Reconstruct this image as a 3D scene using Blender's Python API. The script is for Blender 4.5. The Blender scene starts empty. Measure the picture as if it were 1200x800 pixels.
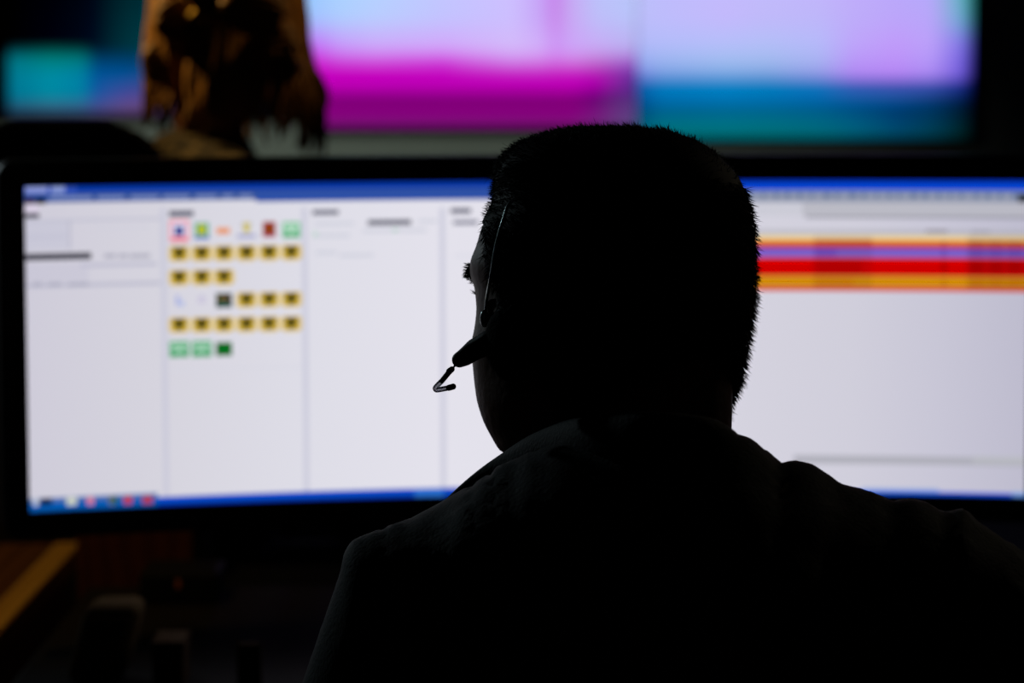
import bpy, bmesh, math, random
import numpy as np
from mathutils import Vector, Matrix
random.seed(7); rng = np.random.default_rng(7)
sc = bpy.context.scene
C = sc.collection

# ------------------------------------------------------------------ camera, world, exposure
F = 2833.0                       # focal length in pixels of the 1200 px wide frame (85 mm)
PITCH, ROLL = 0.11403, 0.00264
CAMZ = 1.36
cam_data = bpy.data.cameras.new('camera')
cam_data.lens = 85.0; cam_data.sensor_width = 36.0
cam_data.clip_start = 0.05; cam_data.clip_end = 60
cam_data.dof.use_dof = True
cam_data.dof.focus_distance = 1.60
cam_data.dof.aperture_fstop = 5.0
cam_data.dof.aperture_blades = 0
cam = bpy.data.objects.new('camera', cam_data); C.objects.link(cam)
RX = Matrix.Rotation(math.pi/2 - PITCH, 4, 'X') @ Matrix.Rotation(-ROLL, 4, 'Z')
cam.matrix_world = Matrix.Translation((0, 0, CAMZ)) @ RX
sc.camera = cam
R3 = np.array(RX.to_3x3())

w = bpy.data.worlds.new('world'); sc.world = w; w.use_nodes = True
w.node_tree.nodes['Background'].inputs[0].default_value = (.6, .8, 1, 1)
w.node_tree.nodes['Background'].inputs[1].default_value = 0.0003
sc.view_settings.view_transform = 'Standard'; sc.view_settings.look = 'None'
sc.view_settings.exposure = 0.0; sc.view_settings.gamma = 1.0
sc.view_settings.use_curve_mapping = False

# ------------------------------------------------------------------ helpers
def ray(px, py):
    d = np.array([(px-600)/F, (400-py)/F, -1.0])
    d = R3 @ d
    return d/d[1]
def P(px, py, Y):                # the world point at distance Y seen at this pixel
    d = ray(px, py)*Y
    return Vector((d[0], Y, CAMZ + d[2]))
def project(v):                  # n x 3 world -> n x 2 pixels
    q = (np.asarray(v) - np.array([0, 0, CAMZ])) @ R3
    return np.stack([600 + F*q[:, 0]/-q[:, 2], 400 - F*q[:, 1]/-q[:, 2]], 1)
def lin(c):
    c = np.asarray(c, float)/255
    return np.where(c <= .04045, c/12.92, ((c+.055)/1.055)**2.4)

def mat(name, col, rough=.6, metal=0, noise=0, scale=40, bump=0, sheen=0, spec=.5, emit=None, es=1, coat=0):
    m = bpy.data.materials.new(name); m.use_nodes = True
    nt = m.node_tree; b = nt.nodes['Principled BSDF']
    b.inputs['Base Color'].default_value = (*col, 1)
    b.inputs['Roughness'].default_value = rough
    b.inputs['Metallic'].default_value = metal
    b.inputs['Specular IOR Level'].default_value = spec
    b.inputs['Sheen Weight'].default_value = sheen
    b.inputs['Coat Weight'].default_value = coat
    if emit is not None:
        b.inputs['Emission Color'].default_value = (*emit, 1); b.inputs['Emission Strength'].default_value = es
    if noise or bump:
        tc = nt.nodes.new('ShaderNodeTexCoord'); n = nt.nodes.new('ShaderNodeTexNoise')
        n.inputs['Scale'].default_value = scale; n.inputs['Detail'].default_value = 4
        nt.links.new(tc.outputs['Object'], n.inputs['Vector'])
        if noise:
            mx = nt.nodes.new('ShaderNodeMix'); mx.data_type = 'RGBA'
            mx.inputs['A'].default_value = (*[c*(1-noise) for c in col], 1)
            mx.inputs['B'].default_value = (*[min(1, c*(1+noise)) for c in col], 1)
            nt.links.new(n.outputs['Fac'], mx.inputs['Factor']); nt.links.new(mx.outputs['Result'], b.inputs['Base Color'])
        if bump:
            bp = nt.nodes.new('ShaderNodeBump'); bp.inputs['Strength'].default_value = bump; bp.inputs['Distance'].default_value = .002
            nt.links.new(n.outputs['Fac'], bp.inputs['Height']); nt.links.new(bp.outputs['Normal'], b.inputs['Normal'])
    return m

def wood(name, c1, c2, rough=.45, scale=3):
    m = mat(name, c1, rough); nt = m.node_tree; b = nt.nodes['Principled BSDF']
    tc = nt.nodes.new('ShaderNodeTexCoord'); mp = nt.nodes.new('ShaderNodeMapping'); mp.inputs['Scale'].default_value = (1, .12, 1)
    n = nt.nodes.new('ShaderNodeTexWave'); n.inputs['Scale'].default_value = scale*4; n.inputs['Distortion'].default_value = 5
    n.inputs['Detail'].default_value = 3
    mx = nt.nodes.new('ShaderNodeMix'); mx.data_type = 'RGBA'
    mx.inputs['A'].default_value = (*c1, 1); mx.inputs['B'].default_value = (*c2, 1)
    nt.links.new(tc.outputs['Object'], mp.inputs[0]); nt.links.new(mp.outputs[0], n.inputs['Vector'])
    nt.links.new(n.outputs['Fac'], mx.inputs['Factor']); nt.links.new(mx.outputs['Result'], b.inputs['Base Color'])
    return m

def screen_mat(name):
    m = bpy.data.materials.new(name); m.use_nodes = True; nt = m.node_tree; nt.nodes.clear()
    o = nt.nodes.new('ShaderNodeOutputMaterial'); e = nt.nodes.new('ShaderNodeEmission')
    a = nt.nodes.new('ShaderNodeVertexColor'); a.layer_name = 'Picture'
    nt.links.new(a.outputs[0], e.inputs[0]); e.inputs[1].default_value = 1
    nt.links.new(e.outputs[0], o.inputs[0])
    return m

M = dict(
    wall=mat('wall_paint', (.25, .29, .25), .9, noise=.06, scale=6, bump=.05),
    ceil=mat('ceiling_paint', (.15, .15, .15), .9, noise=.05),
    floor=mat('carpet', (.02, .018, .018), .95, noise=.4, scale=90, bump=.4),
    black=mat('black_plastic', (.006, .006, .007), .45, noise=.15, scale=60, spec=.25),
    gloss=mat('gloss_black', (.004, .004, .005), .3, noise=.1, scale=60, spec=.25),
    metal=mat('dark_metal', (.05, .05, .055), .35, 1, noise=.2),
    steel=mat('brushed_steel', (.45, .55, .55), .28, 1, noise=.1),
    brass=mat('brass', (.75, .5, .12), .4, 1, noise=.15),
    skin=mat('skin', (.22, .085, .05), .55, noise=.15, scale=160, bump=.25, spec=.35),
    hair=mat('black_hair', (.006, .005, .0045), .6, noise=.3, scale=200, spec=.06),
    jacket=mat('jacket_cloth', (.0085, .0115, .013), .75, noise=.25, scale=350, bump=.35, sheen=.05, spec=.2),
    trousers=mat('trouser_cloth', (.01, .01, .013), .85, noise=.2, scale=300, bump=.3, spec=.2),
    leather=mat('black_leather', (.01, .01, .01), .45, noise=.2, scale=120, bump=.3, spec=.4),
    foam=mat('ear_foam', (.008, .008, .008), .95, noise=.3, scale=300, bump=.6, spec=.1),
    clear=mat('smoked_tube', (.6, .6, .65), .4, noise=.05, spec=.6),
    desk=mat('desk_laminate', (.012, .010, .009), .6, noise=.2, scale=30, spec=.1),
    matt=mat('matt_black_laminate', (.006, .006, .006), .95, noise=.1, spec=.05),
    wood=wood('brown_wood', (.10, .033, .008), (.16, .06, .015)),
    edge=wood('yellow_wood_edge', (.50, .27, .035), (.62, .36, .06)),
    redwood=wood('red_brown_wood', (.075, .016, .006), (.11, .026, .01)),
    blonde=mat('golden_brown_hair', (.30, .14, .022), .5, noise=.5, scale=25, spec=.4),
    knit=None, beige=mat('beige_plastic', (.085, .05, .015), .9, noise=.08, spec=.1),
    grey=mat('grey_card', (.05, .025, .008), .9, noise=.1, spec=.1),
    screen=screen_mat('lit_display'),
)
M['clear'].node_tree.nodes['Principled BSDF'].inputs['Transmission Weight'].default_value = .6
# knitted cloth: ribbed rows of stitches
k = mat('beige_knit', (.3, .22, .10), .9); nt = k.node_tree; b = nt.nodes['Principled BSDF']
tc = nt.nodes.new('ShaderNodeTexCoord'); v = nt.nodes.new('ShaderNodeTexVoronoi'); v.inputs['Scale'].default_value = 55
rp = nt.nodes.new('ShaderNodeValToRGB'); rp.color_ramp.elements[0].color = (.16, .12, .055, 1); rp.color_ramp.elements[1].color = (.02, .014, .007, 1)
rp.color_ramp.elements[0].position = .2; rp.color_ramp.elements[1].position = .55
nt.links.new(tc.outputs['Object'], v.inputs['Vector']); nt.links.new(v.outputs['Distance'], rp.inputs[0]); nt.links.new(rp.outputs[0], b.inputs['Base Color'])
M['knit'] = k

def link(name, me, m, parent=None, smooth=True):
    me.materials.clear(); me.materials.append(m)
    if smooth and len(me.polygons): me.polygons.foreach_set('use_smooth', [True]*len(me.polygons))
    o = bpy.data.objects.new(name, me); C.objects.link(o)
    if parent is not None:
        o.parent = parent; o.matrix_parent_inverse = Matrix.Translation(parent.location).inverted()
    return o
def tag(o, label=None, cat=None, group=None, kind=None):
    if label: o['label'] = label
    if cat: o['category'] = cat
    if group: o['group'] = group
    if kind: o['kind'] = kind
    return o
def empty(name, loc, label, cat, group=None):
    o = bpy.data.objects.new(name, None); C.objects.link(o); o.location = loc; o.empty_display_size = .05
    return tag(o, label, cat, group)
def to_mesh(bm, name='m'):
    bmesh.ops.recalc_face_normals(bm, faces=bm.faces)
    me = bpy.data.meshes.new(name); bm.to_mesh(me); bm.free(); return me
def np_mesh(verts, faces, name='m'):
    me = bpy.data.meshes.new(name); me.from_pydata([tuple(map(float, p)) for p in verts], [], [tuple(map(int, f)) for f in faces]); me.update(); return me

def add_box(bm, lo, hi, bev=0, rot=None, seg=2):
    lo, hi = Vector(lo), Vector(hi); c = (lo+hi)/2; s = hi-lo
    r = bmesh.ops.create_cube(bm, size=1, matrix=Matrix.Translation(c) @ (rot or Matrix()) @ Matrix.Diagonal((*s, 1)))
    if bev:
        es = list({e for v_ in r['verts'] for e in v_.link_edges})
        bmesh.ops.bevel(bm, geom=es, offset=bev, segments=seg, affect='EDGES', profile=.5)
def box(name, lo, hi, m, parent=None, bev=0, rot=None, smooth=False):
    bm = bmesh.new(); add_box(bm, lo, hi, bev, rot); return link(name, to_mesh(bm), m, parent, smooth)
def add_tube(bm, pts, rad, n=10, cap=True, flat=1.0, side=None):
    """tapered tube along points; rad one number or list; flat squashes it along its second axis"""
    pts = [Vector(p) for p in pts]; N = len(pts)
    rad = [rad]*N if not hasattr(rad, '__len__') else rad
    rings = []; up = Vector(side) if side else None
    for i, p in enumerate(pts):
        t = (pts[min(i+1, N-1)] - pts[max(i-1, 0)]).normalized()
        if up is None:
            up = t.orthogonal().normalized()
        a = (up - t*up.dot(t))
        a = a.normalized() if a.length > 1e-6 else t.orthogonal().normalized()
        if side is None: up = a
        b_ = t.cross(a)
        rings.append([bm.verts.new(p + (a*math.cos(2*math.pi*j/n) + b_*flat*math.sin(2*math.pi*j/n))*rad[i]) for j in range(n)])
    for i in range(N-1):
        for j in range(n):
            bm.faces.new((rings[i][j], rings[i][(j+1) % n], rings[i+1][(j+1) % n], rings[i+1][j]))
    if cap:
        bm.faces.new(rings[0][::-1]); bm.faces.new(rings[-1])
def tube(name, pts, rad, m, parent=None, n=10, flat=1.0, side=None):
    bm = bmesh.new(); add_tube(bm, pts, rad, n, True, flat, side); return link(name, to_mesh(bm), m, parent)
def smooth_path(pts, k=6):
    pts = [Vector(p) for p in pts]; out = []
    for i in range(len(pts)-1):
        p0, p1, p2, p3 = pts[max(i-1, 0)], pts[i], pts[i+1], pts[min(i+2, len(pts)-1)]
        for j in range(k):
            t = j/k
            out.append(.5*((2*p1) + (p2-p0)*t + (2*p0-5*p1+4*p2-p3)*t*t + (3*p1-p0-3*p2+p3)*t**3))
    out.append(pts[-1]); return out
def add_ell(bm, c, r, rot=None, seg=20):
    bmesh.ops.create_uvsphere(bm, u_segments=seg, v_segments=seg//2+2, radius=1,
        matrix=Matrix.Translation(c) @ (rot or Matrix()) @ Matrix.Diagonal((*r, 1)))
def add_limb(bm, pts, rads, n=16):
    """round-ended tapered limb"""
    pts = [Vector(p) for p in pts]
    P_, R_ = [], []
    for i in range(len(pts)-1):
        for j in range(6):
            t = j/6; P_.append(pts[i].lerp(pts[i+1], t)); R_.append(rads[i]*(1-t)+rads[i+1]*t)
    P_.append(pts[-1]); R_.append(rads[-1])
    add_tube(bm, P_, R_, n)
    for p, r in zip(pts, rads): add_ell(bm, p, (r, r, r), seg=n)
def remesh(bm, voxel, smooth_it=4, fac=.5):
    """fuse overlapping closed shapes into one continuous surface"""
    me = to_mesh(bm); o = bpy.data.objects.new('tmp', me); C.objects.link(o)
    r = o.modifiers.new('r', 'REMESH'); r.mode = 'VOXEL'; r.voxel_size = voxel; r.adaptivity = 0
    if smooth_it:
        s = o.modifiers.new('s', 'SMOOTH'); s.factor = fac; s.iterations = smooth_it
    dg = bpy.context.evaluated_depsgraph_get(); dg.update()
    out = bpy.data.meshes.new_from_object(o.evaluated_get(dg))
    bpy.data.objects.remove(o); bpy.data.meshes.remove(me)
    return out
def get_co(me):
    a = np.empty(len(me.vertices)*3); me.vertices.foreach_get('co', a); return a.reshape(-1, 3)
def set_co(me, a):
    me.vertices.foreach_set('co', a.astype(np.float32).ravel()); me.update()

def shape_box(verts, scale):     # superquadric helper for cushions
    return verts*scale
def cushion(name, c, half, m, parent, rot=None, p=.35, n=24):
    bm = bmesh.new(); bmesh.ops.create_uvsphere(bm, u_segments=n*2, v_segments=n, radius=1)
    for v_ in bm.verts:
        for i in range(3): v_.co[i] = math.copysign(abs(v_.co[i])**p, v_.co[i])
        mx = max(abs(x) for x in v_.co); l = v_.co.copy()
        v_.co = Vector([max(-1, min(1, x)) * half[i] for i, x in enumerate(l)])
    bmesh.ops.transform(bm, matrix=Matrix.Translation(c) @ (rot or Matrix()), verts=bm.verts)
    return link(name, to_mesh(bm), m, parent)

# ------------------------------------------------------------------ room shell
XL, XR, YB, YF, ZC = -4.2, 4.2, -2.0, 8.15, 2.9
def slab(name, lo, hi, m): return tag(box(name, lo, hi, m), kind='structure')
slab('floor', (XL-.1, YB-.1, -.1), (XR+.1, YF+.1, 0), M['floor'])
slab('ceiling', (XL-.1, YB-.1, ZC), (XR+.1, YF+.1, ZC+.1), M['ceil'])
slab('wall_front', (XL-.1, YF, 0), (XR+.1, YF+.1, ZC), M['wall'])
slab('wall_back', (XL-.1, YB-.1, 0), (XR+.1, YB, ZC), M['wall'])
slab('wall_left', (XL-.1, YB, 0), (XL, YF, ZC), M['wall'])
slab('wall_right', (XR, YB, 0), (XR+.1, YF, ZC), M['wall'])
slab('baseboard_front', (XL, YF-.015, 0), (XR, YF, .1), M['black'])

# ------------------------------------------------------------------ unseen spotlights put in out of frame for wall, hair, desk and rims
def spot(name, loc, target, energy, col, size, blend, label, radius=.04):
    t = empty(name, loc, label, 'spotlight', 'unseen spotlights')
    d = (Vector(target)-Vector(loc)).normalized(); L = Vector(loc)
    bm = bmesh.new(); prof = [(-.10, .02), (-.10, .045), (-.02, .05), (.04, .058), (.04, .05), (-.01, .042)]
    q = d.to_track_quat('Z', 'Y').to_matrix().to_4x4()
    rings = [[bm.verts.new(L + q @ Vector((r*math.cos(a*math.tau/24), r*math.sin(a*math.tau/24), z))) for a in range(24)] for z, r in prof]
    for i in range(len(prof)-1):
        for j in range(24): bm.faces.new((rings[i][j], rings[i][(j+1) % 24], rings[i+1][(j+1) % 24], rings[i+1][j]))
    bm.faces.new(rings[0]); bm.faces.new(rings[-1][::-1])
    link('lamp_head', to_mesh(bm), M['black'], t)
    tube('ceiling_stem', [L - d*.08, (L.x, L.y, ZC)], .008, M['metal'], t)
    ld = bpy.data.lights.new('spot', 'SPOT'); ld.energy = energy; ld.color = col; ld.spot_size = math.radians(size); ld.spot_blend = blend
    ld.shadow_soft_size = radius
    lo = bpy.data.objects.new('lamp_light', ld); C.objects.link(lo); lo.location = L + d*.09
    lo.rotation_euler = d.to_track_quat('-Z', 'Y').to_euler()
    return t
spot('unseen_spotlight', (-1.6, 5.2, 2.6), (-.55, 8.15, 1.08), 120, (.95, 1, .9), 58, 1,
     'unseen black spotlight aimed at the wall below the displays')  # unseen lamp put in to wash the wall under the displays
spot('unseen_spotlight', (-1.9, 3.75, 2.65), (-.50, 3.45, 1.52), 200, (1, .62, .2), 15, .8,
     'unseen black spotlight aimed at the fair haired person')  # unseen lamp put in for the amber light on the hair
spot('unseen_spotlight', (.7, 3.75, 2.7), (-.40, 3.45, 1.45), 28, (1, .6, .22), 15, .8,
     'added unseen spotlight aimed at the fair haired person from the right')  # added to lift the dim right side of the hair, lamp unseen
spot('unseen_spotlight', (-1.0, 2.2, 2.7), (-.60, 2.85, .75), 22, (1, .62, .22), 30, .8,
     'unseen black spotlight aimed at the brown side desk')  # unseen lamp put in for the warm light on the desk edge

spot('unseen_spotlight', (-2.2, 4.4, 1.95), (.0, 1.6, 1.02), 22, (.74, .94, 1), 26, .8,
     'added unseen spotlight with cool light aimed at the seated person from the left')  # added rim light for the left arm, no such lamp in view
spot('unseen_spotlight', (2.3, 4.2, 2.4), (.35, 1.5, 1.05), 7, (1, .85, .6), 24, .8,
     'added unseen spotlight with warm light aimed at the seated person from the right')  # added faint rim light for the right shoulder, lamp unseen

# ------------------------------------------------------------------ wall displays with their pictures
def picture(me, cols):
    a = me.color_attributes.new('Picture', 'FLOAT_COLOR', 'POINT')
    c = np.ones((len(cols), 4), np.float32); c[:, :3] = cols; a.data.foreach_set('color', c.ravel())
def grid_table(xs, ys, tab, X, Y):
    tab = lin(np.array(tab, float))
    xi = np.clip(np.interp(X, xs, range(len(xs))), 0, len(xs)-1.0001); yi = np.clip(np.interp(Y, ys, range(len(ys))), 0, len(ys)-1.0001)
    x0 = xi.astype(int); y0 = yi.astype(int); fx = (xi-x0)[:, None]; fy = (yi-y0)[:, None]
    return (tab[y0, x0]*(1-fx)+tab[y0, x0+1]*fx)*(1-fy) + (tab[y0+1, x0]*(1-fx)+tab[y0+1, x0+1]*fx)*fy
YD = 8.10
def wall_display(x0, x1, ybot, func, label):
    a = P(x0, ybot, YD); c = P(x1, ybot, YD); wd = c.x-a.x; h = wd*9/16; z0 = (a.z+c.z)/2
    t = empty('wall_display', ((a.x+c.x)/2, YD+.03, z0), label, 'screen', 'wall displays')
    box('housing', (a.x-.0012, YD+.003, z0-.006), (c.x+.0012, YD+.03, z0+h+.006), M['black'], t, .002)
    bm = bmesh.new()
    for lo, hi in (((a.x-.0012, z0-.006), (c.x+.0012, z0)), ((a.x-.0012, z0+h), (c.x+.0012, z0+h+.006)), ((a.x-.0012, z0), (a.x, z0+h)), ((c.x, z0), (c.x+.0012, z0+h))):
        add_box(bm, (lo[0], YD-.004, lo[1]), (hi[0], YD+.004, hi[1]))
    link('bezel', to_mesh(bm), M['gloss'], t, False)
    box('wall_bracket', ((a.x+c.x)/2-.2, YD+.03, z0+h/2-.15), ((a.x+c.x)/2+.2, YF, z0+h/2+.15), M['metal'], t)
    nx, nz = 150, 86
    gx, gz = np.meshgrid(np.linspace(a.x, c.x, nx), np.linspace(z0, z0+h, nz))
    v_ = np.stack([gx.ravel(), np.full(gx.size, YD), gz.ravel()], 1)
    i = np.arange(nx*nz).reshape(nz, nx); f = np.stack([i[:-1, :-1], i[:-1, 1:], i[1:, 1:], i[1:, :-1]], -1).reshape(-1, 4)
    me = np_mesh(v_, f); pp = project(v_); picture(me, func(pp[:, 0], pp[:, 1])); link('screen', me, M['screen'], t, False)
    return t
def pic_mid(X, Y):
    xs = [350, 372, 400, 440, 520, 600, 632, 650, 672, 700, 742]
    ys = [-80, 20, 55, 70, 82, 92, 106, 112, 135, 150]
    A = [(120, 235, 250), (140, 225, 255), (160, 222, 255), (170, 220, 255), (195, 205, 255), (205, 195, 255), (195, 165, 245), (190, 120, 230), (190, 180, 240), (180, 205, 250), (185, 205, 252)]
    B = [(150, 190, 255), (165, 195, 255), (175, 205, 255), (185, 205, 255), (195, 195, 255), (205, 190, 255), (200, 165, 248), (200, 135, 235), (200, 170, 245), (190, 190, 250), (185, 195, 250)]
    Cc = [(190, 90, 240), (195, 110, 245), (200, 150, 250), (205, 165, 250), (210, 165, 250), (212, 185, 250), (210, 175, 250), (205, 150, 245), (205, 165, 248), (200, 170, 245), (185, 175, 240)]
    D = [(205, 20, 215), (205, 40, 215), (205, 80, 225), (208, 90, 228), (208, 70, 225), (210, 140, 238), (212, 135, 235), (210, 120, 232), (210, 130, 230), (195, 120, 215), (165, 110, 210)]
    E_ = [(200, 0, 195)]*4 + [(198, 10, 195), (200, 50, 205), (200, 50, 205), (200, 45, 200), (200, 40, 200), (180, 40, 185), (120, 60, 175)]
    Fm = [(195, 0, 188)]*9 + [(180, 0, 178), (90, 50, 150)]
    G = [(180, 0, 172)]*9 + [(150, 0, 155), (80, 40, 140)]
    H = [(125, 0, 118)]*9 + [(100, 0, 112), (80, 45, 125)]
    I = [(135, 0, 125)]*9 + [(120, 20, 125), (90, 65, 130)]
    J = [(110, 25, 110)]*9 + [(100, 40, 115), (85, 70, 120)]
    return grid_table(xs, ys, [A, B, Cc, D, E_, Fm, G, H, I, J], X, Y)
def pic_right(X, Y):
    xs = [748, 775, 850, 900, 960, 1000, 1050, 1090, 1125, 1140]
    ys = [-80, 20, 50, 72, 90, 97, 118, 126, 150, 163]
    A = [(185, 200, 252), (190, 190, 252), (195, 190, 252), (195, 190, 252), (200, 180, 252), (195, 175, 250), (180, 175, 250), (170, 180, 250), (60, 200, 150), (20, 130, 90)]
    B = [(188, 190, 250), (190, 188, 252), (195, 185, 252), (192, 185, 250), (190, 182, 250), (190, 172, 250), (188, 165, 250), (185, 165, 250), (110, 170, 210), (20, 110, 110)]
    Cc = [(178, 185, 248), (180, 188, 250), (182, 190, 250), (180, 190, 248), (182, 185, 250), (190, 165, 250), (192, 155, 250), (188, 160, 250), (130, 120, 230), (50, 60, 150)]
    D = [(150, 170, 240), (155, 180, 240), (160, 188, 240), (160, 185, 238), (168, 178, 242), (185, 150, 248), (188, 145, 248), (180, 150, 248), (120, 100, 225), (40, 40, 140)]
    E_ = [(110, 120, 215), (105, 150, 220), (110, 160, 222), (110, 155, 218), (135, 145, 225), (170, 130, 238), (175, 128, 240), (165, 130, 238), (110, 90, 215), (30, 30, 120)]
    Fm = [(20, 95, 175), (0, 125, 195), (0, 132, 200), (0, 128, 195), (20, 120, 195), (60, 95, 190), (70, 85, 185), (65, 85, 185), (30, 50, 150), (5, 10, 60)]
    G = [(0, 75, 145), (0, 110, 175), (0, 115, 180), (0, 110, 175), (0, 100, 170), (0, 90, 160), (0, 80, 150), (0, 60, 120), (0, 30, 70), (0, 8, 30)]
    H = [(0, 70, 125), (0, 95, 145), (0, 100, 148), (0, 98, 145), (0, 90, 140), (0, 75, 130), (0, 55, 110), (0, 50, 95), (0, 25, 50), (0, 8, 20)]
    I = [(0, 85, 110), (0, 112, 125), (0, 115, 128), (0, 112, 125), (0, 105, 125), (0, 95, 125), (0, 70, 110), (0, 60, 85), (0, 35, 40), (0, 12, 15)]
    J = [(10, 80, 90), (0, 100, 108), (0, 100, 108), (0, 98, 105), (0, 95, 105), (0, 85, 100), (0, 70, 85), (0, 60, 70), (0, 35, 35), (0, 12, 12)]
    return grid_table(xs, ys, [A, B, Cc, D, E_, Fm, G, H, I, J], X, Y)
def pic_left(X, Y):
    xs = [-60, 8, 12, 60, 95, 112, 150, 190, 200, 345]; ys = [-80, 52, 60, 68, 90, 112, 122, 134]
    K = (0, 0, 0)
    A = [K, K, K, K, K, K, K, K, (0, 150, 100), (0, 120, 120)]
    B = [K, K, K, (0, 0, 10), (0, 5, 20), (0, 10, 30), (0, 50, 60), (0, 60, 70), (0, 60, 60), K]
    Cc = [K, K, (0, 50, 60), (0, 80, 75), (0, 70, 70), (0, 30, 50), (0, 50, 70), (0, 60, 70), K, K]
    D = [K, K, (0, 115, 130), (0, 125, 120), (0, 120, 120), (0, 60, 100), (0, 60, 100), (0, 60, 90), K, K]
    E_ = [K, K, (0, 120, 145), (0, 140, 165), (0, 130, 165), (0, 85, 155), (0, 80, 150), (40, 70, 130), K, K]
    Fm = [K, K, (0, 115, 145), (0, 135, 160), (0, 125, 160), (20, 85, 160), (70, 70, 150), (90, 70, 130), K, K]
    G = [K, K, (20, 90, 120), (40, 110, 140), (40, 105, 145), (60, 80, 150), (100, 75, 140), (100, 70, 120), K, K]
    H = [K, K, (40, 45, 70), (50, 50, 80), (55, 50, 85), (65, 55, 90), (80, 60, 90), (80, 60, 90), K, K]
    return grid_table(xs, ys, [A, B, Cc, D, E_, Fm, G, H], X, Y)
wall_display(746.5, 1138, 162, pic_right, 'large wall display glowing lavender above a blue and teal band, its right end darker')
wall_display(350, 745.5, 149, pic_mid, 'large wall display glowing pale violet above a bright magenta band')
wall_display(-44, 348, 134, pic_left, 'mostly black wall display with a small teal patch, behind the fair haired person')

# ------------------------------------------------------------------ the wide curved monitor
CX, CYL, RR = 0.18574, 2.54989, 2.40284
CY = CYL-RR
ZT, ZB = CAMZ-.1218, CAMZ-.4545
A0, A1 = math.radians(-16.47), math.radians(8.50)
AM = (A0+A1)/2
ZM, TILT = (ZT+ZB)/2, .045      # leaning back a little
def cyl(u, z, wd):               # u arc length from the middle, wd distance behind the glass
    a = AM + u/RR; r = RR+wd
    return (CX + r*math.sin(a), CY + r*math.cos(a) + (z-ZM)*TILT, z)
def uv_at(px, py):
    d = ray(px, py); z = ZM
    for _ in range(4):
        sh = (z-ZM)*TILT; ox, oy = -CX, -CY-sh
        a = d[0]**2+d[1]**2; b_ = 2*(d[0]*ox+d[1]*oy); c = ox*ox+oy*oy-RR*RR
        t = (-b_+math.sqrt(b_*b_-4*a*c))/(2*a); z = CAMZ+t*d[2]
    return (math.atan2(t*d[0]-CX, t*d[1]-CY-sh)-AM)*RR, z
HU = (A1-A0)/2*RR
mon = empty('curved_monitor', (*cyl(0, 0, .09)[:2], .75), 'very wide curved black monitor showing white windows with blue bars', 'monitor')
def strip(us, lo, hi, w0, w1, bm):
    cols = []
    for u_, l, h in zip(us, lo, hi):
        cols.append([bm.verts.new(cyl(u_, z, wd)) for z, wd in ((l, w0), (h, w0), (h, w1), (l, w1))])
    for a, b_ in zip(cols[:-1], cols[1:]):
        for j in range(4): bm.faces.new((a[j], a[(j+1) % 4], b_[(j+1) % 4], b_[j]))
    bm.faces.new(cols[0]); bm.faces.new(cols[-1][::-1])
BZ = .0265; RC = .017
def outer(u):
    d = max(0, abs(u)-(HU+BZ-RC)); dz = RC-math.sqrt(max(RC*RC-d*d, 0))
    return ZB-BZ+dz, ZT+BZ-dz
ue = HU+BZ
us_full = sorted(set([-ue+RC*(1-math.cos(a)) for a in np.linspace(0.12, math.pi/2, 8)] + list(np.linspace(-HU, HU, 60)) + [ue-RC*(1-math.cos(a)) for a in np.linspace(0.12, math.pi/2, 8)]))
bm = bmesh.new(); strip(us_full, [outer(u)[0] for u in us_full], [outer(u)[1] for u in us_full], .001, .03, bm)
link('housing', to_mesh(bm), M['black'], mon, False)
bm = bmesh.new()
us_mid = [u for u in us_full if abs(u) <= HU+1e-6]
us_l = [u for u in us_full if u <= -HU+1e-6]; us_r = [u for u in us_full if u >= HU-1e-6]
strip(us_mid, [outer(u)[0] for u in us_mid], [ZB]*len(us_mid), -.006, .002, bm)
strip(us_mid, [ZT]*len(us_mid), [outer(u)[1] for u in us_mid], -.006, .002, bm)
strip(us_l, [outer(u)[0] for u in us_l], [outer(u)[1] for u in us_l], -.006, .002, bm)
strip(us_r, [outer(u)[0] for u in us_r], [outer(u)[1] for u in us_r], -.006, .002, bm)
link('bezel', to_mesh(bm), M['gloss'], mon, False)
bm = bmesh.new(); ub = np.linspace(-.38, .38, 40)
strip(ub, [ZB+.03]*40, [ZT-.03]*40, .029, .055, bm); link('rear_cover', to_mesh(bm), M['black'], mon, False)
bm = bmesh.new(); add_box(bm, (-.05, .045, ZB-.03-.0), (.05, .075, (ZB+ZT)/2+.05), .008); add_box(bm, (-.05, .07, .765), (.05, .10, (ZB+ZT)/2), .008)
tm = Matrix.Translation((*cyl(0, ZM, 0)[:2], 0)) @ Matrix.Rotation(-AM, 4, 'Z')
bmesh.ops.transform(bm, matrix=tm, verts=bm.verts); link('stand_neck', to_mesh(bm), M['black'], mon)
bm = bmesh.new(); add_box(bm, (-.20, -.10, .7501), (.20, .14, .768), .008); bmesh.ops.transform(bm, matrix=tm, verts=bm.verts)
link('stand_base', to_mesh(bm), M['black'], mon)

# the picture on the monitor, one vertex per dot
NX, NZ = 900, 290
U, Zg = np.meshgrid(np.linspace(-HU, HU, NX), np.linspace(ZB, ZT, NZ))
img = np.zeros((NZ, NX, 3)); uax = U[0]; zax = Zg[:, 0]
def rect(x0, y0, x1, y1, c, a=1.0, xm=None):
    """rectangle of the picture whose corners are given where the photograph shows them"""
    ym = (y0+y1)/2; xm = (x0+x1)/2 if xm is None else xm
    u0, u1 = uv_at(x0, ym)[0], uv_at(x1, ym)[0]; z1, z0 = uv_at(xm, y0)[1], uv_at(xm, y1)[1]
    mu = np.clip((uax-u0)/.0012+.5, 0, 1)*np.clip((u1-uax)/.0012+.5, 0, 1)
    mz = np.clip((zax-z0)/.0012+.5, 0, 1)*np.clip((z1-zax)/.0012+.5, 0, 1)
    al = (mz[:, None]*mu[None, :])[..., None]*a
    img[:] = img*(1-al) + lin(c)*al
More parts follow.
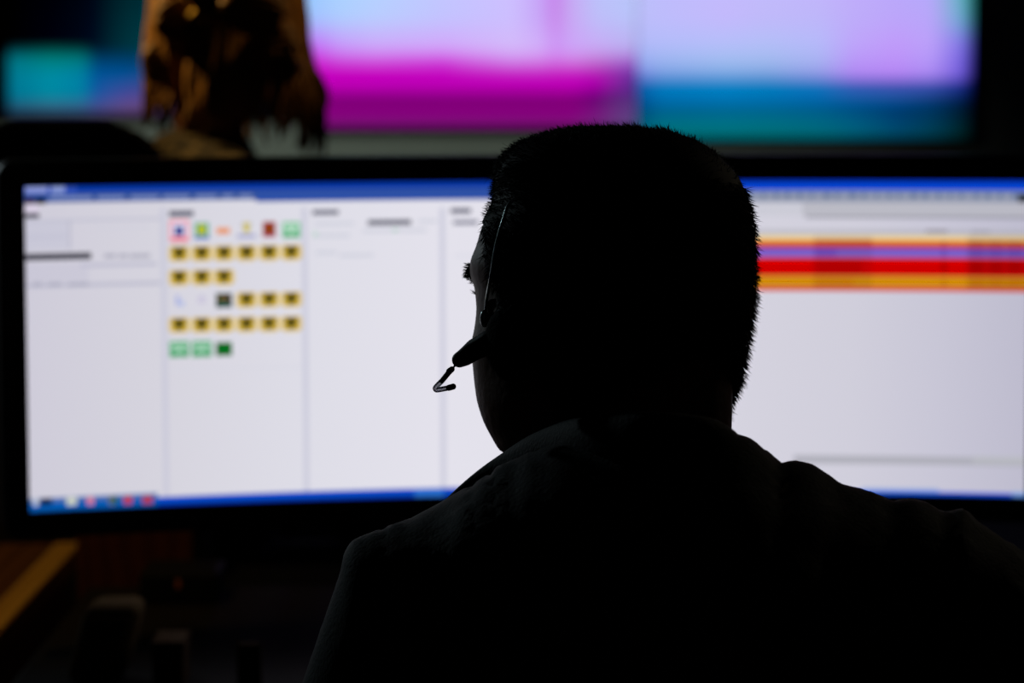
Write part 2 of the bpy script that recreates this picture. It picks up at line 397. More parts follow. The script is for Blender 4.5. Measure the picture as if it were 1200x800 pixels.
px_of = np.interp(uax, [uv_at(x, 400)[0] for x in range(0, 1230, 10)], list(range(0, 1230, 10)))
base = np.stack([np.interp(px_of, [0, 190, 360, 520, 700, 880, 1000, 1100, 1200], v_) for v_ in
    ([205, 214, 222, 228, 226, 212, 208, 200, 190], [202, 212, 221, 226, 224, 210, 206, 198, 188], [216, 222, 231, 236, 234, 222, 219, 214, 206])], 1)
img[:] = lin(base)[None]  # viewing-angle dimming toward both ends painted into the white
# title bar, menu bar of the left window
rect(0, 205, 700, 225.5, (5, 55, 165), xm=300); rect(0, 205, 700, 215, (0, 25, 130), .6, xm=300)
rect(0, 226, 740, 238, (50, 80, 150), xm=30)
rect(300, 222.5, 700, 234.5, (45, 80, 165), xm=470)
rect(30, 218, 56, 226, (170, 180, 225), xm=40); rect(60, 218, 76, 226, (170, 185, 225), xm=66); rect(28, 217, 90, 228, (60, 90, 190), .45)
rect(42, 232, 53, 239, (0, 0, 10), xm=47); rect(30, 232, 40, 239, (60, 40, 70))
for x0, x1 in ((58, 108), (114, 146), (153, 186), (191, 222), (229, 254), (260, 274), (280, 296)):
    y_ = 231.8 - (x0-58)*.010; rect(x0, y_-2.2, x1, y_+2.2, (150, 165, 215), .55)
rect(29, 240, 46, 249, (215, 205, 225)); rect(29, 250, 46, 255.5, (25, 25, 45), .95)
rect(30, 256, 188, 259, (190, 190, 208), .8); rect(80, 258, 83, 292, (180, 180, 200), .8)
rect(30, 260, 79, 292, (196, 196, 214), .6); rect(30, 276, 78, 279, (185, 185, 205), .5)
rect(115, 265, 175, 268, (205, 205, 220), .5)
rect(29, 296.5, 107, 304.5, (28, 28, 42), .93)
for i in range(9): rect(32+i*8.2, 298.5, 36+i*8.2, 302.5, (80, 80, 100), .5)
for x0, x1 in ((122, 136), (139, 150), (152, 176)): rect(x0, 297.5, x1, 302, (150, 150, 170), .7)
rect(94, 308, 184, 312, (175, 175, 198), .7); rect(30, 308, 104, 330, (196, 194, 212), .5)
rect(30, 331, 188, 335.5, (180, 180, 200), .75)
for x0, x1 in ((38, 50), (56, 72), (80, 104)): rect(x0, 331, x1, 335, (150, 150, 172), .6)
# column rules of the left window
for x_ in (193, 358, 519): rect(x_-3.2, 243, x_+3.2, 584, (198, 198, 216), .75)
rect(198, 247, 227, 253.5, (45, 48, 78), .9); rect(366, 246, 397, 251.5, (60, 62, 90), .88); rect(431, 257.5, 482, 263.5, (48, 52, 78), .9)
rect(528, 244, 552, 250, (60, 62, 90), .88); rect(531, 258, 560, 263, (80, 82, 110), .8)
for x0, y0, x1 in ((368, 262, 415), (425, 270, 500), (366, 276, 410), (490, 259, 512), (370, 296, 395), (398, 299, 438)): rect(x0, y0-2, x1, y0+2, (203, 205, 218), .8)
rect(460, 268, 466, 271, (120, 200, 150), .6); rect(367, 271, 372, 277, (160, 215, 180), .5)
rect(532, 298, 560, 301, (215, 215, 228), .7)
# the small yellow, green and coloured buttons
XS = [210, 236.5, 262.5, 289, 315.5, 341.5]
def yy(row, x): return [270.5, 297, 325, 352, 380.5, 409][row] - (x-210)*.013
def warn(x, y):
    rect(x-10.3, y-8.6, x+10.3, y+8.6, (205, 168, 12)); rect(x-13.2, y-7, x+13.2, y+7, (225, 195, 90), .5)
    rect(x-6.8, y-6.5, x+6.8, y+1.4, (30, 28, 6), .92); rect(x-4, y+1.4, x+4, y+5, (35, 35, 12), .85)
    rect(x-4.5, y+4.6, x+4.5, y+6.2, (70, 62, 18), .8); rect(x-7, y+9, x+7, y+12, (232, 218, 190), .6)
for r, cs in ((1, range(6)), (2, range(3)), (3, (3, 4, 5)), (4, range(6))):
    for c in cs: warn(XS[c], yy(r, XS[c]))
x, y = XS[0], yy(0, XS[0]); rect(x-11.5, y-13, x+11.5, y+13, (240, 150, 165)); rect(x-8.5, y-9.5, x+8.5, y+8, (215, 220, 245)); rect(x-5, y-5, x+5, y+5, (15, 25, 130)); rect(x-8, y+7, x+8, y+10, (225, 40, 70))
x, y = XS[1], yy(0, XS[1]); rect(x-8.5, y-9.5, x+8.5, y+9, (90, 170, 150)); rect(x-5, y-7, x+5, y+5, (200, 205, 20)); rect(x-2, y-3, x+2, y+1, (60, 90, 10)); rect(x-8.5, y+6, x+8.5, y+10, (60, 110, 190))
x, y = XS[2], yy(0, XS[2]); rect(x-9, y-3.5, x+7, y+4.5, (235, 170, 130)); rect(x-6, y-1, x-1, y+3, (225, 130, 90)); rect(x+1, y-1, x+5, y+3, (225, 130, 90))
x, y = XS[3], yy(0, XS[3]); rect(x-3.5, y-9, x+3.5, y+3, (205, 190, 90)); rect(x-6, y-9, x-4, y-4, (150, 150, 150), .6); rect(x+4, y-9, x+6, y-4, (150, 150, 150), .6); rect(x-11, y+5, x+11, y+9, (135, 140, 195), .8)
x, y = XS[4], yy(0, XS[4]); rect(x-7.5, y-9.5, x+7.5, y+8.5, (160, 45, 35)); rect(x-3.5, y-5, x+4, y+4, (110, 50, 0)); rect(x-1, y-3, x+2, y+1, (180, 110, 20)); rect(x-7.5, y+5, x+7.5, y+8.5, (170, 70, 90))
x, y = XS[5], yy(0, XS[5])
def green(x, y):
    rect(x-10.5, y-9, x+10.5, y+10, (120, 195, 150)); rect(x-7, y-6, x-1.5, y-1, (205, 230, 215)); rect(x+1.5, y-6, x+7, y-1, (205, 230, 215)); rect(x-3, y+1, x+3, y+5, (200, 228, 212)); rect(x-9, y+5.5, x+9, y+8.5, (60, 160, 95))
green(x, y)
x, y = XS[0], yy(3, XS[0]); rect(x-4, y-6, x, y+6, (165, 175, 225)); rect(x+1, y, x+6, y+7, (180, 190, 230))
x, y = XS[1], yy(3, XS[1]); rect(x-5, y-4, x+5, y+4, (205, 200, 220)); rect(x-2, y-6, x+2, y-3, (195, 190, 215))
x, y = XS[2], yy(3, XS[2]); rect(x-9.5, y-8, x+9.5, y+9, (20, 60, 45)); rect(x-6.5, y-4, x-1, y, (140, 100, 20)); rect(x+1.5, y-4, x+6, y, (140, 70, 30)); rect(x-2, y+2, x+2, y+7, (60, 110, 95))
for c in (0, 1):
    x, y = XS[c], yy(5, XS[c]); rect(x-11.5, y-9.5, x+11.5, y+9.5, (90, 175, 125)); rect(x-8, y-6, x-1, y-3, (190, 222, 203)); rect(x+1.5, y-6, x+8, y-3, (190, 222, 203)); rect(x-6, y, x+6, y+3, (185, 220, 200)); rect(x-9, y+5, x-3, y+8, (30, 140, 70)); rect(x+3, y+5, x+9, y+8, (30, 140, 70))
x, y = XS[2], yy(5, XS[2]); rect(x-9.5, y-7.5, x+9.5, y+8.5, (5, 105, 30))
rect(200, 430, 355, 433, (214, 214, 226), .5)
# right window: blue title bar, grey tool bar, coloured table
rect(740, 205, 1210, 223.5, (5, 70, 205), xm=1000); rect(740, 205, 1210, 215.5, (0, 30, 165), .55, xm=1000)
rect(740, 224, 1210, 237, (145, 152, 174), xm=1000)
for i in range(22):
    x_ = 878+i*14.6+random.uniform(-2, 2); rect(x_, 226, x_+random.uniform(3, 8), 232.5, (60, 90, 135), .6, xm=1000)
rect(740, 224, 1210, 226.5, (60, 105, 170), .6, xm=1000)
rect(940, 237, 1210, 253, (184, 184, 194), .9, xm=1000); rect(740, 237, 940, 253, (203, 203, 214), .9, xm=1000)
rect(944, 253, 1210, 255.5, (128, 128, 140), .85, xm=1000)
rect(740, 269.5, 1210, 273.5, (168, 168, 175), .7, xm=1000)
rect(740, 275.5, 1210, 282, (232, 208, 150), xm=1000)
rect(740, 281, 1210, 287, (225, 130, 40), xm=1000)
rect(740, 286.5, 1210, 291, (195, 25, 60), xm=1000)
rect(740, 290.5, 1210, 301.5, (120, 95, 200), xm=1000)
rect(740, 301.5, 1210, 323, (205, 0, 0), xm=1000)
rect(740, 323, 1210, 336.5, (208, 138, 0), xm=1000)
rect(740, 336.5, 1210, 341, (215, 55, 20), xm=1000)
for x0, x1, a in ((953, 1022, .16), (1133, 1212, .22)): rect(x0, 276, x1, 339, (60, 10, 20), a, xm=1000)
rect(955, 281, 1022, 286, (190, 60, 0), .6); rect(955, 293, 980, 300, (90, 50, 170), .6)
rect(955, 304, 1010, 321, (165, 0, 0), .6); rect(955, 326, 1000, 335, (190, 110, 0), .7)
for y0, y1, c in ((283, 287, (150, 50, 0)), (293, 301, (85, 60, 160)), (306, 320, (140, 0, 0)), (327, 336, (180, 100, 0))):
    for x0 in (1103, 1136, 1158, 1180): rect(x0, y0, x0+(6 if x0 == 1103 else 18), y1, c, .6)
rect(1085, 269, 1110, 273, (120, 110, 110), .6); rect(1138, 270, 1160, 273, (120, 120, 130), .5)
rect(930, 533.5, 1210, 543.5, (172, 172, 182), .9, xm=1000); rect(1140, 534, 1210, 544, (190, 192, 198), .5)
# task bar along the bottom edge
rect(0, 571.5, 740, 610, (8, 75, 195), xm=510); rect(0, 578.5, 740, 610, (0, 40, 165), .7, xm=510)
rect(740, 577, 1210, 600, (8, 75, 215), xm=1150); rect(740, 581.5, 1210, 600, (0, 40, 185), .7, xm=1150)
rect(0, 583, 185, 610, (5, 90, 170), .85, xm=60)
rect(486, 573, 520, 583, (60, 140, 220), .45)
rect(1010, 572, 1100, 577, (30, 130, 220), .5); rect(1186, 576, 1210, 588, (130, 180, 225), .5)
for x_, c, wd in ((42, (200, 205, 215), 3), (54, (5, 30, 70), 7), (84, (210, 215, 195), 6), (106, (225, 130, 150), 4), (131, (190, 140, 110), 3.5), (133, (30, 90, 80), 5), (150, (200, 55, 55), 5), (173, (185, 50, 55), 6)):
    y_ = 588-(x_-42)*.02; rect(x_-wd, y_-4.5, x_+wd, y_+4.5, c, .9)
# dark button at the right edge of the title bar
rect(1193, 227, 1210, 237, (0, 5, 15), .9, xm=1198)
v_ = np.array([cyl(a, z, 0) for a, z in zip(U.ravel(), Zg.ravel())])
i = np.arange(NX*NZ).reshape(NZ, NX); f = np.stack([i[:-1, :-1], i[:-1, 1:], i[1:, 1:], i[1:, :-1]], -1).reshape(-1, 4)
me = bpy.data.meshes.new('screen'); me.vertices.add(len(v_)); me.vertices.foreach_set('co', v_.ravel().astype(np.float32))
me.loops.add(f.size); me.loops.foreach_set('vertex_index', f.ravel().astype(np.int32)); me.polygons.add(len(f))
me.polygons.foreach_set('loop_start', np.arange(0, f.size, 4, dtype=np.int32)); me.update(calc_edges=True)
picture(me, img.reshape(-1, 3)); link('screen', me, M['screen'], mon, False)

# ------------------------------------------------------------------ desks and the things behind the monitor
d = empty('desk', (.25, 2.2, 0), 'long dark desk carrying the wide curved monitor', 'desk')
box('desk_top', (-.50, 1.80, .72), (1.1, 2.80, .75), M['desk'], d, .004)
for x_ in (-.46, 1.02):
    for y_ in (1.86, 2.70): box('leg', (x_, y_, 0), (x_+.05, y_+.05, .72), M['metal'], d, .004)
box('modesty_panel', (-.41, 2.70, .3), (1.02, 2.715, .72), M['desk'], d)
s = empty('side_desk', (-1.0, 2.7, 0), 'brown wooden side desk with a bright yellow front edge, left of the monitor', 'desk')
box('desk_top', (-1.5, 1.9, .722), (-.588, 3.06, .75), M['wood'], s, .002)
box('edge_band', (-.588, 1.9, .722), (-.556, 3.06, .752), M['edge'], s, .004)
box('side_panel', (-.585, 1.95, 0), (-.565, 3.04, .722), M['redwood'], s)
box('side_panel', (-1.48, 1.95, 0), (-1.46, 3.04, .722), M['redwood'], s)
# far desk row, red brown front
r = empty('far_desk', (.5, 2.9, 0), 'low black desk row behind the monitor', 'desk')
box('desk_top', (-.36, 2.84, .70), (1.4, 3.02, .73), M['matt'], r, .004)
box('front_panel', (-.34, 2.86, .02), (1.37, 2.88, .70), M['matt'], r)
for x_ in (-.34, .4, 1.35): box('leg', (x_, 2.88, 0), (x_+.02, 3.0, .70), M['matt'], r)
r = empty('wooden_cabinet', (-.46, 3.0, 0), 'narrow red brown wooden cabinet showing below the left end of the monitor', 'cabinet')
box('body', (-.535, 2.92, 0), (-.385, 3.06, .84), M['redwood'], r, .003)
box('door', (-.53, 2.908, .03), (-.39, 2.92, .83), M['redwood'], r, .002)
tube('knob', [(-.41, 2.912, .5), (-.41, 2.895, .5)], .008, M['brass'], r)
# cupboard at the far left
a = P(9, 225, 3.9)
c = empty('wooden_cupboard', (a.x-.4, 4.1, 0), 'dark red brown wooden cupboard with brass knobs at the left edge of the photo', 'cupboard')
box('body', (a.x-.8, 3.92, 0), (a.x, 4.32, a.z), M['redwood'], c, .004)
box('door', (a.x-.395, 3.905, .05), (a.x-.012, 3.92, a.z-.03), M['redwood'], c, .003)
dr = box('door', (a.x-.79, 3.905, .05), (a.x-.405, 3.92, a.z-.03), M['redwood'], c, .003)
for yy_, r_ in ((505, .013), (590, .028)):
    q = P(0, yy_, 3.9); bm = bmesh.new(); add_ell(bm, (q.x-.004, 3.888, q.z), (r_*.7, .014, r_)); add_tube(bm, [(q.x-.004, 3.888, q.z), (q.x-.004, 3.906, q.z)], .006)
    tag(link('knob' if r_ < .02 else 'handle', to_mesh(bm), M['brass'], c), 'brass knob')

# small things on the desk behind the monitor's lower left corner
DZ = .7501
def on_desk(px0, px1, pytop, Y):
    l, r_ = P(px0, pytop, Y), P(px1, pytop, Y); return l.x, r_.x, l.z
x0, x1, zt = on_desk(98, 166, 710, 2.33)
t = empty('desk_speaker', ((x0+x1)/2, 2.33, DZ), 'small beige desk speaker with a rounded top, below the monitor at left', 'speaker')
bm = bmesh.new(); add_box(bm, (x0, 2.33, DZ+.002), (x1, 2.39, zt), .014, seg=4)
for v_ in bm.verts: v_.co.x -= (zt-v_.co.z)*.28
link('body', to_mesh(bm), M['beige'], t)
bm = bmesh.new(); add_box(bm, (x0+.009, 2.327, DZ+.03), (x1-.009, 2.3315, zt-.012), .002)
for v_ in bm.verts: v_.co.x -= (zt-v_.co.z)*.28
link('grille', to_mesh(bm), M['grey'], t)
bm = bmesh.new(); add_tube(bm, [((x0+x1)/2-.022, 2.332, DZ+.016), ((x0+x1)/2-.022, 2.324, DZ+.016)], .005, 14); link('volume_knob', to_mesh(bm), M['black'], t)
x0, x1, zt = on_desk(178, 214, 752, 2.33)
t = empty('card_box', ((x0+x1)/2, 2.33, DZ), 'small brown card box beside the beige desk speaker', 'box')
bm = bmesh.new(); add_box(bm, (x0, 2.33, DZ), (x1, 2.38, zt-.006), .001); link('body', to_mesh(bm), M['grey'], t, False)
bm = bmesh.new(); add_box(bm, (x0-.001, 2.329, zt-.018), (x1+.001, 2.381, zt), .001); link('lid', to_mesh(bm), M['grey'], t, False)
x0, x1, zt = on_desk(277, 306, 754, 2.33)
t = empty('picture_frame', ((x0+x1)/2, 2.33, DZ), 'tiny upright frame on the desk below the monitor, nearest the seated person', 'frame')
bm = bmesh.new()
for lo, hi in (((x0, DZ), (x0+.004, zt)), ((x1-.004, DZ), (x1, zt)), ((x0, zt-.004), (x1, zt)), ((x0, DZ), (x1, DZ+.004))): add_box(bm, (lo[0], 2.33, lo[1]), (hi[0], 2.336, hi[1]), .0008)
link('frame', to_mesh(bm), M['grey'], t, False)
box('card', (x0+.004, 2.332, DZ+.004), (x1-.004, 2.335, zt-.004), M['black'], t)
box('foot', ((x0+x1)/2-.004, 2.336, DZ), ((x0+x1)/2+.004, 2.37, DZ+.003), M['black'], t)
h0 = P(209, 684, 2.70)
t = empty('network_hub', (h0.x, 2.70, DZ), 'little black box with one dim orange light on the desk behind the monitor', 'hub')
box('body', (h0.x-.045, 2.70, DZ), (h0.x+.045, 2.78, max(h0.z+.012, DZ+.03)), M['black'], t, .004)
bm = bmesh.new(); add_ell(bm, (h0.x, 2.699, max(h0.z, DZ+.018)), (.003, .002, .006)); link('indicator_light', to_mesh(bm), mat('orange_light', (.1, .02, 0), emit=(1, .18, .02), es=.015), t)

# ------------------------------------------------------------------ people
def head_rings(nz=84, nt=96, hair_b=0.0):
    """a head in its own frame: y towards the face, z up, origin between the ears"""
    Z = [-.128, -.122, -.112, -.095, -.070, -.045, -.020, 0, .03, .055, .08, .10, .113, .121, .125]
    Ff = [.020, .062, .080, .089, .088, .087, .089, .088, .097, .096, .088, .070, .050, .030, .001]
    Bb = [.001, .004, .012, .030, .052, .072, .084, .092, .100, .102, .096, .082, .063, .040, .001]
    Ww = [.005, .036, .050, .058, .062, .065, .069, .072, .076, .077, .073, .061, .046, .029, .001]
    zs = np.concatenate([np.linspace(-.1278, -.11, 8), np.linspace(-.108, .10, nz-22), .10+.0248*np.sin(np.linspace(.1, math.pi/2, 14))])
    th = np.linspace(0, 2*math.pi, nt, endpoint=False)
    def sp(tab): # smooth sampling
        from numpy import interp
        a = interp(zs, Z, tab); 
        return a
    f_, b_, w_ = sp(Ff), sp(Bb), sp(Ww)
    for a in (f_, b_, w_):
        for _ in range(2): a[3:-6] = (a[2:-7]+2*a[3:-6]+a[4:-5])/4
    TH, ZZ = np.meshgrid(th, zs); c, s_ = np.cos(TH), np.sin(TH)
    fr = f_[:, None]*np.ones_like(TH); ba = b_[:, None]*np.ones_like(TH); wi = w_[:, None]*np.ones_like(TH)
    X = wi*np.sign(s_)*np.abs(s_)**.92; Y = np.where(c > 0, fr, ba)*np.sign(c)*np.abs(c)**.92
    g = lambda v, m, s: np.exp(-((v-m)/s)**2)
    face = np.clip(c, 0, 1)
    Y += face*(.024*g(X, 0, .010)*(g(ZZ, -.036, .014)+.45*g(ZZ, -.012, .018)))           # nose
    Y += face*(.006*(g(X, .014, .007)+g(X, -.014, .007))*g(ZZ, -.040, .008))             # nostrils
    for sx in (1, -1):
        Y -= face*.011*g(X, sx*.032, .016)*g(ZZ, .017, .011)                              # eye sockets
        Y += face*.005*g(X, sx*.034, .022)*g(ZZ, .039, .008)                              # brows
        X += sx*.004*g(X, sx*.060, .02)*g(ZZ, -.025, .018)*face                           # cheekbones
        Y += face*.004*g(X, sx*.045, .02)*g(ZZ, -.025, .018)
    Y += face*(.006*g(X, 0, .022)*(g(ZZ, -.070, .005)+g(ZZ, -.081, .006)) - .004*g(X, 0, .024)*g(ZZ, -.0755, .0025))
    Y += face*.006*g(X, 0, .018)*g(ZZ, -.108, .011) - face*.004*g(X, 0, .03)*g(ZZ, -.092, .006)
    ZZ = np.where(ZZ < 0, ZZ*1.10, ZZ)
    V = np.stack([X, Y, ZZ], -1).reshape(-1, 3); n = len(zs)
    V = np.vstack([V, [[0, .02, -.1415]], [[0, 0, .1255]]]); Fc = []
    for i in range(n-1):
        for j in range(nt): Fc.append((i*nt+j, (i+1)*nt+j, (i+1)*nt+(j+1) % nt, i*nt+(j+1) % nt))
    for j in range(nt):
        Fc.append((len(V)-2, j, (j+1) % nt)); Fc.append((len(V)-1, (n-1)*nt+(j+1) % nt, (n-1)*nt+j))
    return V, Fc
def vnormals(V, Fc):
    me = np_mesh(V, Fc); n = np.empty(len(V)*3); me.vertices.foreach_get('normal', n); bpy.data.meshes.remove(me); return n.reshape(-1, 3)
def scalp_mask(V, low=-.085):
    """1 on hair, 0 on skin: hairline over the forehead, round the temples and down the nape"""
    x, y, z = V.T
    line = np.interp(y, [-.10, -.03, -.012, .012, .03, .05, .065, .085], [low, low, -.045, -.015, .042, .086, .100, .105])
    return np.clip((z-line)/.010, 0, 1)
def fit_rows(arrs, ys, L, R_, y0, y1, fade=12):
    """slide and widen slices of a head so that its outline is that of the person"""
    allv = np.vstack(arrs); pp = project(allv); bins = np.arange(y0, y1+1, 4.0); lo, hi = [], []
    for b_ in bins:
        m = abs(pp[:, 1]-b_) < 5; lo.append(pp[m, 0].min()); hi.append(pp[m, 0].max())
    lo = np.convolve(np.pad(lo, 1, 'edge'), [.25, .5, .25], 'valid'); hi = np.convolve(np.pad(hi, 1, 'edge'), [.25, .5, .25], 'valid')
    tl = np.interp(bins, ys, L); tr = np.interp(bins, ys, R_); out = []
    for v_ in arrs:
        p_ = project(v_); l0, h0 = np.interp(p_[:, 1], bins, lo), np.interp(p_[:, 1], bins, hi); l1, h1 = np.interp(p_[:, 1], bins, tl), np.interp(p_[:, 1], bins, tr)
        newx = l1 + (p_[:, 0]-l0)/np.maximum(h0-l0, 5)*(h1-l1); wgt = np.clip((y1+fade-p_[:, 1])/(2*fade), 0, 1)
        o = v_.copy(); o[:, 0] += (newx-p_[:, 0])*wgt*v_[:, 1]/F; out.append(o)
    return out
def strands(name, roots, dirs, lens, rad, m, parent, bend=None, seg=3):
    """many fine tapered hairs in one mesh"""
    n = len(roots); ax = np.cross(dirs, rng.normal(size=(n, 3))); ax /= np.linalg.norm(ax, axis=1, keepdims=True); bx = np.cross(dirs, ax)
    bend = np.zeros((n, 3)) if bend is None else bend; vs = []
    for k_ in range(seg):
        t = k_/seg; c = roots + dirs*(lens*t)[:, None] + bend*(lens*t*t)[:, None]; r_ = (rad*(1-.7*t))[:, None]
        for j in range(3): vs.append(c + r_*(ax*math.cos(j*2.094)+bx*math.sin(j*2.094)))
    vs.append(roots + dirs*lens[:, None] + bend*lens[:, None])
    V = np.stack(vs, 1).reshape(-1, 3); per = seg*3+1; loc = []
    for k_ in range(seg-1):
        for j in range(3): loc.append((k_*3+j, k_*3+(j+1) % 3, (k_+1)*3+(j+1) % 3)); loc.append((k_*3+j, (k_+1)*3+(j+1) % 3, (k_+1)*3+j))
    for j in range(3): loc.append(((seg-1)*3+j, (seg-1)*3+(j+1) % 3, seg*3))
    fc = (np.array(loc)[None]+np.arange(n)[:, None, None]*per).reshape(-1, 3)
    me = bpy.data.meshes.new(name); me.vertices.add(len(V)); me.vertices.foreach_set('co', V.ravel().astype(np.float32))
    me.loops.add(fc.size); me.loops.foreach_set('vertex_index', fc.ravel().astype(np.int32)); me.polygons.add(len(fc))
    me.polygons.foreach_set('loop_start', np.arange(0, fc.size, 3, dtype=np.int32)); me.update(calc_edges=True)
    return me
def join_meshes(a, b_):
    bm = bmesh.new(); bm.from_mesh(a); bm.from_mesh(b_); me = bpy.data.meshes.new('j'); bm.to_mesh(me); bm.free(); return me
def hand(bm, wrist, direc, up, s=1.0, curl=.5, left=False):
    """palm, four unequal bent fingers and a thumb from the side of the palm"""
    d_ = Vector(direc).normalized(); u_ = (Vector(up)-d_*Vector(up).dot(d_)).normalized(); sd = d_.cross(u_)*(-1 if left else 1)
    w_ = Vector(wrist); palm = w_+d_*.05*s
    m_ = Matrix((sd, d_, u_)).transposed().to_4x4()
    add_ell(bm, palm, (.040*s, .052*s, .014*s), m_)
    for k_, (off, ln) in enumerate(((-.030, .070), (-.010, .080), (.010, .075), (.029, .058))):
        b0 = w_+d_*.088*s+sd*off*s; ang = curl*.45; p_ = [b0]; cur = d_.copy()
        for j, fr in enumerate((.45, .30, .25)):
            cur = (d_*math.cos(ang*(j+1)) - u_*math.sin(ang*(j+1))) + sd*off*1.2; cur.normalize(); p_.append(p_[-1]+cur*ln*fr*s)
        add_limb(bm, p_, [.0092*s, .0088*s, .008*s, .0068*s], 10)
    b0 = w_+d_*.03*s-sd*.030*s
    add_limb(bm, [b0, b0-sd*.022*s+d_*.022*s-u_*.004, b0-sd*.032*s+d_*.048*s-u_*.012, b0-sd*.034*s+d_*.070*s-u_*.018], [.014*s, .0115*s, .010*s, .008*s], 10)

# ---- the person in the foreground
HY = 1.625
HC = P(722, 364, HY)             # between the ears
Rh = Matrix.Rotation(math.radians(39), 3, 'Z') @ Matrix.Rotation(math.radians(-14), 3, 'X') @ Matrix.Rotation(math.radians(3), 3, 'Y')
Rn = np.array(Rh); S = 1.0
def to_world(v_): return (np.asarray(v_)*S) @ Rn.T + np.array(HC)
HV, HF = head_rings(); HN = vnormals(HV, HF); mask = scalp_mask(HV)
cap_off = .0065
CV = HV + HN*(mask*cap_off*1.0 - (1-mask)*.002)[:, None]
Hw, Cw = to_world(HV), to_world(CV)
ysL = np.array([146, 152, 158, 166, 176, 190, 205, 220, 236, 250, 262, 282, 295, 306, 324, 337, 350, 362, 382, 393, 410, 422, 451, 474, 494, 511, 523, 537])
xL = np.array([672, 645, 625, 605, 594, 583, 580, 578.5, 575.5, 568, 564, 559, 553.5, 550, 550, 555, 557, 558, 556, 553, 552.5, 553, 555.5, 559, 565, 573, 580, 585])
xLh = np.interp(np.arange(130, 560), ysL, xL)
ysR = np.array([146, 152, 158, 166, 172, 185, 198, 215, 232, 250, 274, 322, 356, 375, 401, 435, 457, 476, 490, 510])
xR = np.array([765, 795, 812, 828, 838, 852, 863, 873, 880, 883, 885, 886, 885, 882, 878, 872, 865, 856, 851, 851])-2.5
yall = np.arange(130, 560)
tL, tR = np.interp(yall, ysL, xL), np.interp(yall, ysR, xR)
SIL = (yall, tL, tR)
topy = project(Cw)[:, 1].min(); print('head top px', topy, 'bottom', project(Hw)[:, 1].max())
Hw, Cw = fit_rows([Hw, Cw], yall, tL, tR, 150, 522, 14)
def fit_crown(arrs, xs, ys, depth):
    pp = project(np.vstack(arrs)); bins = np.arange(xs[0], xs[-1]+1, 5.0)
    cur = np.array([pp[abs(pp[:, 0]-b_) < 6, 1].min() for b_ in bins]); dy = np.interp(bins, xs, ys)-cur; out = []
    for v_ in arrs:
        p_ = project(v_); t_ = np.interp(p_[:, 0], bins, cur); w_ = np.exp(-(np.clip(p_[:, 1]-t_, 0, None)/depth)**2)
        o = v_.copy(); o[:, 2] -= np.interp(p_[:, 0], bins, dy)*w_*v_[:, 1]/F; out.append(o)
    return out
for _ in range(2):
    Hw, Cw = fit_crown([Hw, Cw], [590, 597, 611, 627, 650, 674, 700, 745, 780, 810, 835, 855, 866], [190, 178, 167, 159, 152, 147.5, 147, 148, 151, 161, 176, 195, 215], 60)
    Hw, Cw = fit_rows([Hw, Cw], yall, tL, tR, 158, 534, 10)

SHL, SHR = Vector((-.045, 1.535, 1.015)), Vector((.292, 1.50, 1.015))
NECK = Vector((.088, 1.56, 1.09)); HIP = Vector((.125, 1.40, .56))
ELL, ELR = Vector((-.128, 1.60, .80)), Vector((.40, 1.60, .80))
WRL, WRR = Vector((-.02, 1.90, .815)), Vector((.24, 1.90, .815))
bm = bmesh.new()
hm = np_mesh(Hw, HF); bm.from_mesh(hm)
earm = Matrix.Rotation(math.radians(39), 4, 'Z') @ Matrix.Rotation(math.radians(-14), 4, 'X')
for sx in (1, -1):
    e_ = Vector(to_world([[sx*.071, -.010, -.002]])[0]); add_ell(bm, e_, (.008, .017, .031), earm @ Matrix.Rotation(sx*math.radians(22), 4, 'Z'))
hb = Vector(to_world([[0, -.030, -.055]])[0])
add_limb(bm, [hb, NECK + Vector((0, .0, -.02)), (.115, 1.49, 1.02)], [.052, .054, .075], 24)          # neck
add_limb(bm, [(.115, 1.49, 1.0), (.12, 1.47, .85), (.125, 1.43, .70), HIP], [.105, .12, .12, .13], 24)
add_limb(bm, [SHL, (.12, 1.48, 1.0), SHR-Vector((.01, 0, .02))], [.038, .08, .036], 20)
add_limb(bm, [SHL, ELL, WRL], [.040, .040, .026], 16); add_limb(bm, [SHR-Vector((.01, 0, .025)), ELR, WRR], [.040, .038, .026], 16)
hand(bm, WRL, (.25, 1, -.12), (0, 0, 1), curl=.5, left=True); hand(bm, WRR, (-.2, 1, -.12), (0, 0, 1), curl=.5, left=False)
for kx, ax in ((-.03, -.03), (.27, .28)):
    add_limb(bm, [(HIP.x+(kx-.12)*.6, 1.42, .56), (kx, 1.86, .545), (ax, 1.84, .10), (ax, 1.96, .05)], [.085, .060, .040, .030], 16)
bm.normal_update()
body = link('person', remesh(bm, .0045, 2), M['skin'])
tag(body, 'person seen from behind wearing a headset, short dark hair and a dark jacket', 'person')
PER = body

# short dark hair: a cap over the scalp with fine hairs standing out of it
keep = [f_ for f_ in HF if max(mask[list(f_)]) > .01]
cap = np_mesh(Cw, keep)
hw_n = vnormals(Cw, HF)
tri = np.array([f_[:3] for f_ in HF if len(f_) == 4 and min(mask[list(f_)]) > .5])
A_, B_, C_ = Cw[tri[:, 0]], Cw[tri[:, 1]], Cw[tri[:, 2]]
area = np.linalg.norm(np.cross(B_-A_, C_-A_), axis=1); ns = 26000
ix = rng.choice(len(tri), ns, p=area/area.sum()); u_, v2 = rng.random(ns), rng.random(ns); fl = u_+v2 > 1; u_[fl], v2[fl] = 1-u_[fl], 1-v2[fl]
roots = A_[ix]+(B_[ix]-A_[ix])*u_[:, None]+(C_[ix]-A_[ix])*v2[:, None]; nn = hw_n[tri[ix, 0]]
fwd = Rn @ np.array([0, 1, 0]); up_ = Rn @ np.array([0, 0, 1])
local = (roots-np.array(HC)) @ Rn
flow = np.where((local[:, 2] > .07)[:, None], fwd[None], -up_[None])
